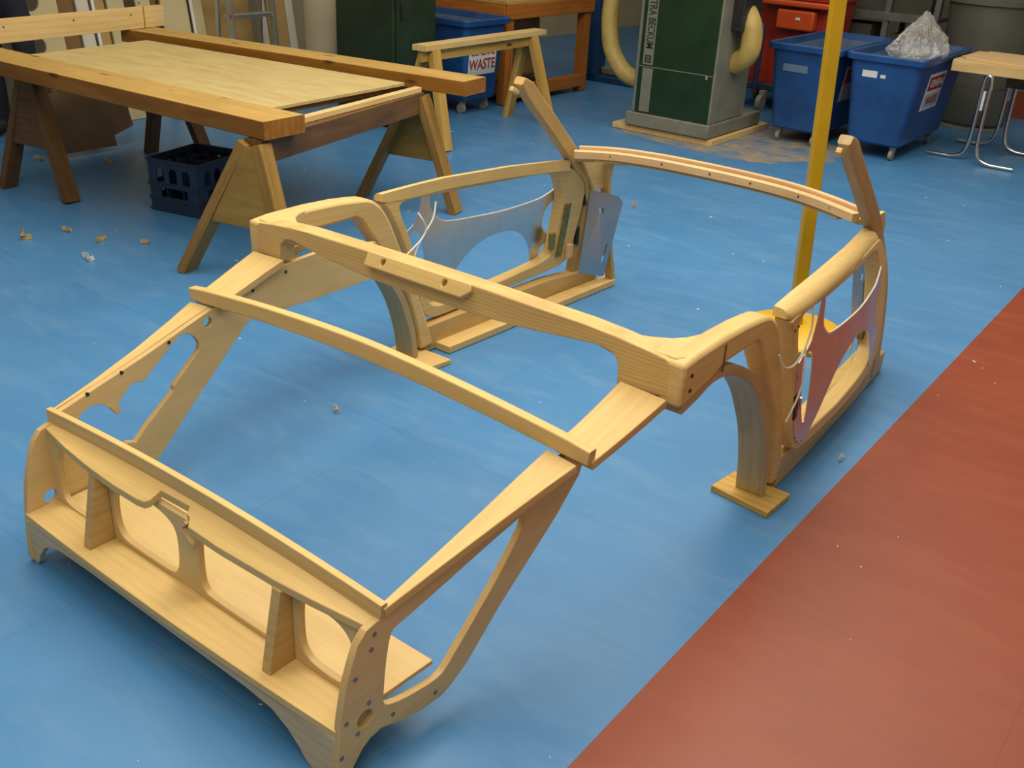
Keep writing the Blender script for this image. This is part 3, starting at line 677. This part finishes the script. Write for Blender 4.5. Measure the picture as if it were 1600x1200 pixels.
# ------------------------------------------------------------------ sheets and boards leaning at the left wall
def leaning(y0, y1, mat, label, xb=-5.15, th=.02, H=1.9, holes=[], cat='board', z0=0.002):
    o = plate('leaning_board', [(y0, z0), (y1, z0), (y1, H), (y0, H)], holes, th, lambda u, v, w: (xb-.16*v-w, u, v), mat, None, .002)
    return tag(o, label, cat, 'boards leaning against the left wall')
leaning(2.50, 2.79, 'sheet_cream', 'cream board with two round holes leaning at the left wall', -5.12, holes=[disc2(2.600, .850, .062, 20), disc2(2.585, .565, .062, 20)])
leaning(2.80, 2.935, 'sheet_brown', 'brown board leaning beside the cream board with holes', -5.17)
leaning(2.94, 3.035, 'sheet_white', 'grey white board leaning left of the thin white strip', -5.14)
leaning(3.045, 3.065, 'paper_white', 'thin bright white strip leaning among the boards', -5.11, .015)
leaning(3.08, 3.17, 'sheet_ochre', 'narrow olive tan board right of the thin white strip', -5.16)
leaning(3.175, 3.31, 'sheet_cream', 'pale yellow board left of the dark gap in the leaning boards', -5.13)
leaning(3.40, 3.52, 'sheet_cream', 'pale narrow board with a row of dark holes along it', -5.12, holes=[disc2(3.43, .70+.035*i, .008, 8) for i in range(5)])
leaning(3.55, 3.62, 'sheet_brown', 'dark brown lath leaning behind the far timber end', -5.2)
leaning(3.63, 3.86, 'sheet_cream', 'wide cream board leaning behind the far bench timber', -5.15)
leaning(3.865, 3.885, 'paper_white', 'thin pale lath between two cream boards left of the ladder', -5.11, .015)
leaning(3.90, 3.99, 'sheet_cream', 'narrow cream board just left of the step ladder', -5.14)
leaning(4.00, 4.55, 'sheet_ochre', 'wide yellowish sheet leaning behind the step ladder', -5.28)
leaning(4.56, 4.62, 'sheet_white', 'pale grey strip leaning just right of the step ladder', -5.16)
leaning(4.63, 4.82, 'sheet_ochre', 'ochre sheet between the ladder and the round tube', -5.15)
leaning(4.83, 4.91, 'sheet_white', 'greyish plank leaning just left of the round tube', -5.15)
o = loft('card_tube', [circ(-5.10, 5.08, .145, .002), circ(-5.12, 5.08, .145, 2.2)], 'tube_cream'); tag(o, 'thick cream cardboard tube standing left of the dark green cabinet', 'tube')
# step ladder
ld = thing('step_ladder', (-4.95, 4.22, 0), 'aluminium step ladder with red corner caps behind the bench', 'ladder')
for yy in (3.95, 4.36):
    bar('stile', (-4.80, yy, .003), (-4.94, yy, 1.7), .012, .03, Y, 'aluminium', ld)
    bar('back_stile', (-5.07, yy+.02, .003), (-4.99, yy+.02, 1.7), .010, .02, Y, 'aluminium', ld)
for zz in (.22, .47, .72, .97, 1.22, 1.47):
    st_ = box('step', (-4.825-.14*zz/1.7, 4.155, zz), (.09, .42, .03), 'aluminium', ld)
    for yy in (3.942, 4.368): box('end_cap', (-4.78-.14*zz/1.7, yy, zz), (.02, .012, .035), 'red_cap', st_)

# ------------------------------------------------------------------ green cabinet
gc = thing('steel_cabinet', (-4.1, 4.70, 0), 'dark green steel cabinet behind the timber bench', 'cabinet')
box('cabinet_body', (-3.95, 4.70, .66), (.60, .47, 1.26), 'cabinet_green', gc, bevel=.006)
box('cabinet_plinth', (-3.95, 4.70, .016), (.56, .43, .03), 'rubber', gc, bevel=.001)
plate('cabinet_door', [(4.49, .06), (4.915, .06), (4.915, 1.27), (4.49, 1.27)], [], .012, lambda u, v, w: (-3.642+w, u, v), 'cabinet_green', gc, .003)
box('cabinet_handle', (-3.628, 4.54, .85), (.014, .02, .12), 'dark_steel', gc)

# ------------------------------------------------------------------ wheeled blue bins
def wheelbin(c, rz, label, group='blue wheeled waste bins'):
    t = thing('waste_trolley', (c[0], c[1], 0), label, 'waste bin', group, rz)
    R = Matrix.Rotation(rz, 3, 'Z'); C = Vector((c[0], c[1], 0)); T = lambda ring: [R @ Vector(p) + C for p in ring]
    ro = [rrect(0, 0, .19, .50, .03, .105), rrect(0, 0, .20, .515, .04, .12), rrect(0, 0, .262, .56, .05, .68), rrect(0, 0, .264, .562, .05, .70), rrect(0, 0, .292, .59, .05, .702), rrect(0, 0, .296, .594, .05, .74), rrect(0, 0, .290, .588, .05, .75), rrect(0, 0, .262, .56, .045, .748), rrect(0, 0, .25, .548, .045, .70)]
    loft('bin_body', [T(r) for r in ro], 'bin_blue', t, True, False)
    loft('bin_liner', [T(r) for r in [rrect(0, 0, .249, .547, .045, .702), rrect(0, 0, .185, .50, .035, .14)]], 'bin_inside', t, False, True)
    for sx in (-1, 1):
        for sy in (-1, 1):
            p = R @ Vector((sx*.145, sy*.44, 0)) + C
            box('castor_fork', p+Vector((0, 0, .082)), (.035, .05, .045), 'castor_grey', t, bevel=.004)
            ax = R @ Vector((1, 0, 0))
            q = p+Vector((0, -.012, .040)); tube('castor_wheel', [q-ax*.014, q+ax*.014], .039, 'castor_grey', t, 16)
    return t, R, C
def bin_panel(t, R, C, name, side, u0, u1, z0, z1, mat, lift=.002):
    """flat label on the sloping long (+x) or short (-y) face"""
    def fn(u, v, w):
        k = (v-.12)/.56
        if side == 'x': return R @ Vector((.20+.062*k+lift+w, u, v)) + C
        return R @ Vector((u, -(.515+.045*k)-lift-w, v)) + C
    return plate(name, [(u0, z0), (u1, z0), (u1, z1), (u0, z1)], [], .0015, fn, mat, t, 0), fn
t, R, C = wheelbin((-.69, 7.05), 0, 'blue wheeled waste bin holding the clear plastic bag beside the table')
p_, _ = bin_panel(t, R, C, 'sign_sheet', 'x', -.28, .12, .35, .62, 'paper_white')
bin_panel(p_, R, C, 'sign_print', 'x', -.255, .095, .495, .60, 'print_red', .0042); bin_panel(p_, R, C, 'sign_print', 'x', -.255, .095, .365, .47, 'paper_lilac', .0042)
_, fn = bin_panel(p_, R, C, 'sign_band', 'x', -.262, .102, .475, .487, 'paper_white', .0044)
lettering('sign_lettering', 'GENERAL', .075, lambda u, v, w: fn(u-.08, v+.548, .006), 'paper_white', p_); lettering('sign_lettering', 'WASTE', .08, lambda u, v, w: fn(u-.08, v+.417, .006), 'print_red', p_)
bin_panel(t, R, C, 'rim_label', 'y', -.155, -.045, .585, .632, 'paper_white'); bin_panel(t, R, C, 'rim_sticker', 'y', -.02, .018, .588, .612, 'paper_white')
t, R, C = wheelbin((-1.30, 7.03), 0, 'blue wheeled waste bin behind the yellow post, left of the bin with the bag')
p_, _ = bin_panel(t, R, C, 'sign_sheet', 'x', -.30, .06, .33, .60, 'paper_lilac')
bin_panel(p_, R, C, 'sign_print', 'x', -.275, .035, .475, .585, 'print_red', .0042); bin_panel(p_, R, C, 'sign_print', 'x', -.275, .035, .345, .45, 'paper_lilac', .0042)
bin_panel(t, R, C, 'name_plate', 'y', -.155, .045, .545, .60, 'bin_inside', .004)
t, R, C = wheelbin((-4.165, 5.51), math.pi/2, 'blue wheeled bin with a red and white general waste sign behind the pine saw horse')
p_, fn = bin_panel(t, R, C, 'sign_sheet', 'y', -.20, .15, .315, .58, 'paper_white')
lettering('sign_lettering', 'GENERAL', .082, lambda u, v, w: fn(u-.025, v+.495, .003), 'print_red', p_, .88); lettering('sign_lettering', 'WASTE', .115, lambda u, v, w: fn(u-.025, v+.395, .003), 'print_red', p_, .88)
# clear plastic bag
bm = bmesh.new(); bmesh.ops.create_icosphere(bm, subdivisions=5, radius=1)
for v in bm.verts:
    p = v.co.copy(); h = (p.z+1)/2
    tp_ = 1-.80*max(0, h-.35)**1.05/.65 if h > .35 else 1
    q_ = Vector((p.x*9, p.y*9, p.z*3.5))
    nz = noise.noise(p*2.1)*.20+abs(noise.noise(q_*.7))*.22+abs(noise.noise(q_*1.9))*.12-.12
    r_ = tp_*(1+nz*.8)
    v.co = Vector((-.60+.225*p.x*r_, 6.92+.30*p.y*r_, .60+.44*h+nz*.03))
o = finish('plastic_bag', bm, 'clear_film', None, 12); tag(o, 'crumpled clear plastic bag rising out of the blue bin', 'plastic bag')
# ------------------------------------------------------------------ orange workbench at the back
wb = thing('work_bench', (-3.95, 6.5, 0), 'orange brown wooden workbench behind the general waste bin', 'workbench')
box('bench_top', (-4.15, 6.515, .845), (.95, 1.33, .03), 'pine_paler_top', wb)
box('front_apron', (-3.69, 6.515, .770), (.045, 1.31, .12), 'bench_orange', wb)
box('end_apron', (-4.15, 5.872, .775), (.90, .04, .11), 'bench_orange', wb); box('end_apron', (-4.15, 7.165, .775), (.90, .04, .11), 'bench_orange', wb)
for x, y in ((-3.73, 7.10), (-3.73, 5.925), (-4.55, 7.10), (-4.55, 5.925)): box('leg', (x, y, .356), (.085, .10, .70), 'bench_orange', wb)
box('foot_rail', (-3.70, 6.51, .105), (.05, 1.10, .11), 'bench_orange', wb); box('foot_rail', (-4.55, 6.51, .105), (.05, 1.10, .11), 'bench_orange', wb)
box('back_panel', (-4.59, 6.515, .42), (.02, 1.25, .72), 'sheet_ochre', wb); box('lower_shelf', (-4.13, 6.51, .055), (.78, 1.08, .02), 'horse_brown', wb)
o = box('packing_sack', (-4.35, 6.75, .36), (.35, .62, .58), 'cardboard_tan', bevel=.06); tag(o, 'tan cardboard carton stored under the orange workbench', 'carton')
o = tube('cable_coil', cr([(-3.95+.16*math.cos(a), 6.6+.24*math.sin(a), .085+.012*a/6) for a in [i*.7 for i in range(20)]], 3), .012, 'rubber', None, 8); tag(o, 'black cable coiled on the lower shelf of the orange workbench', 'cable')
# blue column behind
bc = thing('machine_column', (-3.95, 7.75, 0), 'dark blue steel machine column right of the orange workbench', 'machine')
box('column', (-3.99, 7.72, .76), (.16, .20, 1.4), 'blue_column', bc); box('column_base', (-3.78, 7.85, .032), (.75, .42, .06), 'blue_column', bc, bevel=.01)
box('side_column', (-3.46, 8.00, .72), (.05, .05, 1.32), 'blue_column', bc); box('base_casting', (-3.70, 7.85, .10), (.40, .25, .08), 'machine_grey', bc, bevel=.02)

o = box('dark_gap_block', (-3.05, 8.95, .72), (1.1, .6, 1.44), 'dark_void', bevel=.01); tag(o, 'black block added to darken the gap between blue column and dust extractor', 'machine')  # added black block standing in for the darkness of the gap
# ------------------------------------------------------------------ dust extractor
de = thing('dust_extractor', (-2.08, 6.3, 0), 'dark green and grey dust extractor cabinet with yellow hoses', 'dust extractor')
box('base_board', (-2.14, 6.42, .024), (.90, 1.02, .044), 'pine_pale', de, bevel=.003)
box('plinth', (-2.09, 6.34, .105), (.74, .92, .105), 'machine_grey', de, bevel=.008)
box('housing', (-2.075, 6.19, 1.06), (.69, .58, 1.80), 'machine_grey', de, bevel=.006)
plate('front_panel', [(-2.385, .17), (-1.745, .17), (-1.745, 1.95), (-2.385, 1.95)], [], .012, lambda u, v, w: (u, 5.894-w, v), 'machine_green', de, .003)
plate('panel_seam', [(-2.385, .512), (-1.745, .512), (-1.745, .518), (-2.385, .518)], [], .004, lambda u, v, w: (u, 5.887-w, v), 'machine_grey', de, 0)
strip = plate('name_strip', [(-2.352, .53), (-2.262, .53), (-2.262, 1.95), (-2.352, 1.95)], [], .003, lambda u, v, w: (u, 5.886-w, v), 'machine_grey', de, 0)
plate('lower_strip', [(-2.345, .175), (-2.255, .175), (-2.255, .505), (-2.345, .505)], [], .003, lambda u, v, w: (u, 5.886-w, v), 'machine_grey', de, 0)
lettering('strip_lettering', 'ELEKTRA BECKUM', .088, lambda u, v, w: Vector((-2.307+v, 5.8835, .885-u)), 'print_black', strip, .66)
plate('strip_logo', [(-2.335, .545), (-2.28, .545), (-2.28, .60), (-2.335, .60)], [[(-2.325, .553), (-2.29, .553), (-2.29, .560), (-2.325, .560)], [(-2.325, .567), (-2.29, .567), (-2.29, .574), (-2.325, .574)], [(-2.325, .581), (-2.29, .581), (-2.29, .590), (-2.325, .590)]], .002, lambda u, v, w: (u, 5.884-w, v), 'print_black', strip, 0)
box('door_catch', (-1.79, 5.882, .50), (.018, .012, .03), 'castor_grey', de)
tube('dust_hose', cr([(-2.80, 6.12, 1.9), (-2.81, 6.12, 1.4), (-2.815, 6.1, .95), (-2.815, 6.1, .75), (-2.77, 6.1, .56), (-2.64, 6.1, .41), (-2.50, 6.12, .36), (-2.40, 6.14, .35)], 5), .068, 'hose_yellow', de, 18)
tube('outlet_hose', cr([(-1.78, 6.22, .99), (-1.69, 6.20, .95), (-1.62, 6.17, .86), (-1.60, 6.16, .74), (-1.63, 6.17, .65), (-1.74, 6.2, .58)], 5), .078, 'hose_yellow', de, 18)
box('motor_box', (-1.69, 6.2, 1.08), (.10, .30, .50), 'dark_steel', de, bevel=.01)
# drift of sawdust round the plinth
bm = bmesh.new(); N = 72; c0 = bm.verts.new((-2.1, 6.3, .012)); rg = []
for ring, hgt in ((.45, .012), (.8, .008), (1.0, .0015)):
    l = []
    for i in range(N):
        a = 2*math.pi*i/N; k = 1+.22*noise.noise(Vector((math.cos(a)*2, math.sin(a)*2, 3)))+.10*noise.noise(Vector((math.cos(a)*7, math.sin(a)*7, 1)))
        l.append(bm.verts.new((-1.88+.78*ring*k*math.cos(a)+(.25 if math.cos(a) > 0 else 0), 6.36+.66*ring*k*math.sin(a), hgt*.4)))
    rg.append(l)
for i in range(N):
    j = (i+1) % N; bm.faces.new([c0, rg[0][i], rg[0][j]])
    for a, b_ in zip(rg, rg[1:]): bm.faces.new([a[i], b_[i], b_[j], a[j]])
o = finish('sawdust_drift', bm, 'sawdust_thin'); tag(o, 'pale sawdust spilled on the floor round the dust extractor', 'sawdust', kind='stuff')

# ------------------------------------------------------------------ red tub on a trolley
TX, TY = -.30, .45
rt_ = thing('tub_trolley', (-2.05, 7.9, 0), 'red plastic tub on a blue wheeled trolley behind the dust extractor', 'trolley')
box('trolley_deck', (-1.72, 7.50, .205), (.86, .62, .06), 'trolley_blue', rt_, bevel=.01)
loft('red_tub', [rrect(-1.72, 7.52, .36, .26, .05, .236), rrect(-1.72, 7.52, .42, .30, .06, .95), rrect(-1.72, 7.52, .45, .33, .06, .96), rrect(-1.72, 7.52, .45, .33, .06, 1.0)], 'red_plastic', rt_)
box('tub_front_lip', (-1.58, 7.17, .80), (.34, .10, .16), 'orange_red_plastic', rt_, bevel=.015); box('tub_rim', (-1.60, 7.16, .93), (.62, .10, .045), 'orange_red_plastic', rt_, bevel=.012)
box('tub_badge', (-1.55, 7.117, .815), (.04, .004, .02), 'paper_white', rt_, bevel=0)
tube('push_handle', cr([(-1.86, 7.14, .20), (-1.86, 7.14, .55), (-1.86, 7.14, .70), (-1.91, 7.14, .76), (-2.0, 7.14, .78), (-2.15, 7.14, .78)], 4), .022, 'trolley_blue', rt_, 10)
for x in (-2.10, -1.78, -1.36):
    box('castor_fork', (x, 7.16, .145), (.05, .06, .07), 'castor_grey', rt_); tube('castor_wheel', [(x-.022, 7.13, .072), (x+.022, 7.13, .072)], .071, 'castor_grey', rt_, 18)
for x in (-2.10, -1.36):
    box('castor_fork', (x, 7.76, .145), (.05, .06, .07), 'castor_grey', rt_); tube('castor_wheel', [(x-.022, 7.75, .072), (x+.022, 7.75, .072)], .071, 'castor_grey', rt_, 18)

for ob in rt_.children: ob.data.transform(Matrix.Translation((TX, TY, 0)))
# ------------------------------------------------------------------ steel shelving with boxes
sv = thing('steel_shelving', (-1.6, 8.7, 0), 'grey steel shelving behind the blue bins', 'shelving')
for x in (-2.25, -1.375, -.95):
    for y in (8.42, 8.92): box('upright', (x, y, .92), (.05, .04, 1.83), 'shelf_grey', sv)
for z in (.18, .84, 1.35): 
    box('shelf_board', (-1.60, 8.67, z), (1.34, .52, .03), 'shelf_grey', sv); box('shelf_lip', (-1.60, 8.40, z), (1.34, .012, .07), 'shelf_grey', sv)
for x, y, z, s_, l in ((-1.86, 8.62, .475, (.72, .36, .555), 'large dark storage box on the low shelf of the steel shelving'), (-1.17, 8.66, .445, (.34, .34, .495), 'smaller dark storage box right of the large one on the low shelf'), (-1.60, 8.66, 1.055, (1.15, .36, .40), 'long dark storage box on the middle shelf of the steel shelving')):
    o = box('storage_box', (x, y, z), s_, 'shelf_box', bevel=.006); tag(o, l, 'storage box', 'boxes on the steel shelving')

# ------------------------------------------------------------------ grey drum
dr = thing('waste_drum', (-.42, 8.55, 0), 'large round grey drum behind the bin with the plastic bag', 'drum')
loft('drum_body', [circ(-.50, 8.55, .262, .03), circ(-.50, 8.55, .285, .06), circ(-.51, 8.55, .30, .36), circ(-.51, 8.55, .315, .38), circ(-.53, 8.55, .36, 1.02), circ(-.53, 8.55, .385, 1.025), circ(-.53, 8.55, .385, 1.07)], 'drum_grey', dr)
loft('drum_foot', [circ(-.50, 8.55, .285, .002), circ(-.50, 8.55, .285, .032)], 'castor_grey', dr)

# ------------------------------------------------------------------ folding table at the right
tb = thing('folding_table', (.15, 7.35, 0), 'chipboard topped table on bent chrome tube legs at the right edge', 'table')
plate('table_top', [(-.375, 7.06), (-.36, 6.98), (1.05, 7.02), (1.05, 7.75), (-.375, 7.75)], [], .075, lambda u, v, w: (u, v, .6825+w), 'pine_pale', tb, .002)
o = plate('cut_board', [(-.36, 7.20), (-.30, 7.10), (.10, 7.03), (.42, 7.00), (.45, 7.06), (1.05, 7.05), (1.05, 7.72), (-.28, 7.70)], [], .012, lambda u, v, w: (u, v, .727+w), 'chipboard', None, .001)
tag(o, 'pale irregular offcut of thin board lying on the chipboard table', 'board offcut')
plate('modesty_panel', [(-.05, .52), (1.0, .52), (1.0, .642), (-.05, .642)], [], .016, lambda u, v, w: (u, 7.42+w, v), 'cardboard', tb, .001)
def foot(xc, y, d):
    return cr([(xc-.02*d, y, .643), (xc+.010*d, y, .60), (xc+.012*d, y, .30), (xc+.02*d, y, .12), (xc+.05*d, y, .05), (xc+.12*d, y, .02), (xc+.20*d, y, .017), (xc+.30*d, y, .017)], 4)
for y, dx in ((7.02, 0), (7.68, .04)):
    tube('leg_tube', foot(-.115+dx, y+.05, -1), .0145, 'chrome', tb, 10); tube('leg_tube', foot(-.06+dx, y-.06, 1), .0145, 'chrome', tb, 10)
    box('leg_tag', (-.09+dx, y-.02, .46), (.018, .004, .14), 'paper_white', tb, bevel=0)
for y in (7.05, 7.66): tube('leg_tube', cr([(.80, y, .643), (.80, y, .05), (.84, y, .018), (1.0, y, .017)], 5), .0145, 'chrome', tb, 10)

# far stock beyond the second red strip
fb = thing('far_bench', (0, 12.4, 0), 'blue bench far behind the grey drum at the right edge', 'workbench')
box('bench_cabinet', (-.1, 12.5, .46), (1.8, .6, .90), 'horse_brown', fb, bevel=.01); box('bench_top', (-.1, 12.48, .955), (1.9, .7, .09), 'blue_column', fb, bevel=.005)

# ------------------------------------------------------------------ wood shavings on the floor
def shaving(x, y, s, a, label, mat='shaving'):
    n = 16; pts = []
    for i in range(n):
        t = i/(n-1); an = t*5.2
        p = Vector(((t-.5)*s*1.1+.22*s*math.sin(an), .20*s*math.cos(an), .10*s*(1+math.sin(an+a))+.004))
        pts.append(Matrix.Rotation(a, 3, 'Z') @ p + Vector((x, y, 0)))
    o = sweep('wood_shaving', pts, .006+.08*s, .0006, Z, mat, None, 0)
    zmin = min(v.co.z for v in o.data.vertices)
    for v in o.data.vertices: v.co.z += .0008-zmin
    return tag(o, label, 'wood shaving', 'shavings on the floor')
shaving(-3.10, 1.24, .10, .2, 'long flat curl of wood shaving farthest left on the blue floor')
shaving(-3.05, 1.44, .05, .9, 'short pale shaving in front of the left saw horse leg')
shaving(-2.81, 1.48, .07, 2.4, 'curled shaving in the middle of the row below the bottle crate')
shaving(-2.62, 1.61, .05, 1.5, 'small knotted shaving nearest the right saw horse foot')
shaving(-2.60, 1.28, .07, .5, 'thin white sliver lying below the row of shavings', 'chip_white')
shaving(-4.13, 2.36, .07, .3, 'round curl of shaving under the bench beside the cardboard')
shaving(-4.45, 2.08, .07, 1.0, 'shaving lying between the legs of the left saw horse')
shaving(-1.24, 4.05, .05, 2.8, 'small offcut chip on the blue floor beyond the windscreen frame')
shaving(1.02*.86, 1.93, .035, 2.0, 'tiny white chip on the floor outside the right sill', 'chip_white')
shaving(.72, -.02, .035, .6, 'pale splinter on the floor in front of the right tail foot')
shaving(-.62, 1.02, .035, .2, 'white paper scrap seen through the slot in the left panel', 'chip_white')
for k, (x, y) in enumerate(((-4.16, 1.60), (-4.05, 1.52), (-4.24, 1.50), (-4.12, 1.44), (-4.28, 1.62))):
    shaving(x, y, .09, k*1.3, ('topmost', 'rightmost', 'leftmost', 'lowest', 'rearmost')[k]+' curl in the heap of shavings by the left saw horse foot')
# tiny flecks nobody would count
bm = bmesh.new()
for i in range(200):
    x = random.uniform(-3.6, 2.4); y = random.uniform(-.9, 6.0); s = random.choice((.0015, .002, .003, .004)); a = random.uniform(0, 6.28)
    if math.hypot(x-1.72, y+1.12) < 1.2: continue
    l = s*random.uniform(1, 3.0); d = Vector((math.cos(a), math.sin(a), 0)); n_ = Vector((-d.y, d.x, 0)); p = Vector((x, y, .0006))
    vs_ = [bm.verts.new(p+d*l), bm.verts.new(p+n_*s), bm.verts.new(p-d*l), bm.verts.new(p-n_*s)]; tpv = bm.verts.new(p+Vector((0, 0, s*.6)))
    for q in range(4): bm.faces.new([vs_[q], vs_[(q+1) % 4], tpv])
o = finish('wood_flecks', bm, 'chip_white'); tag(o, 'tiny pale wood flecks scattered over the painted floor', 'wood flecks', kind='stuff')
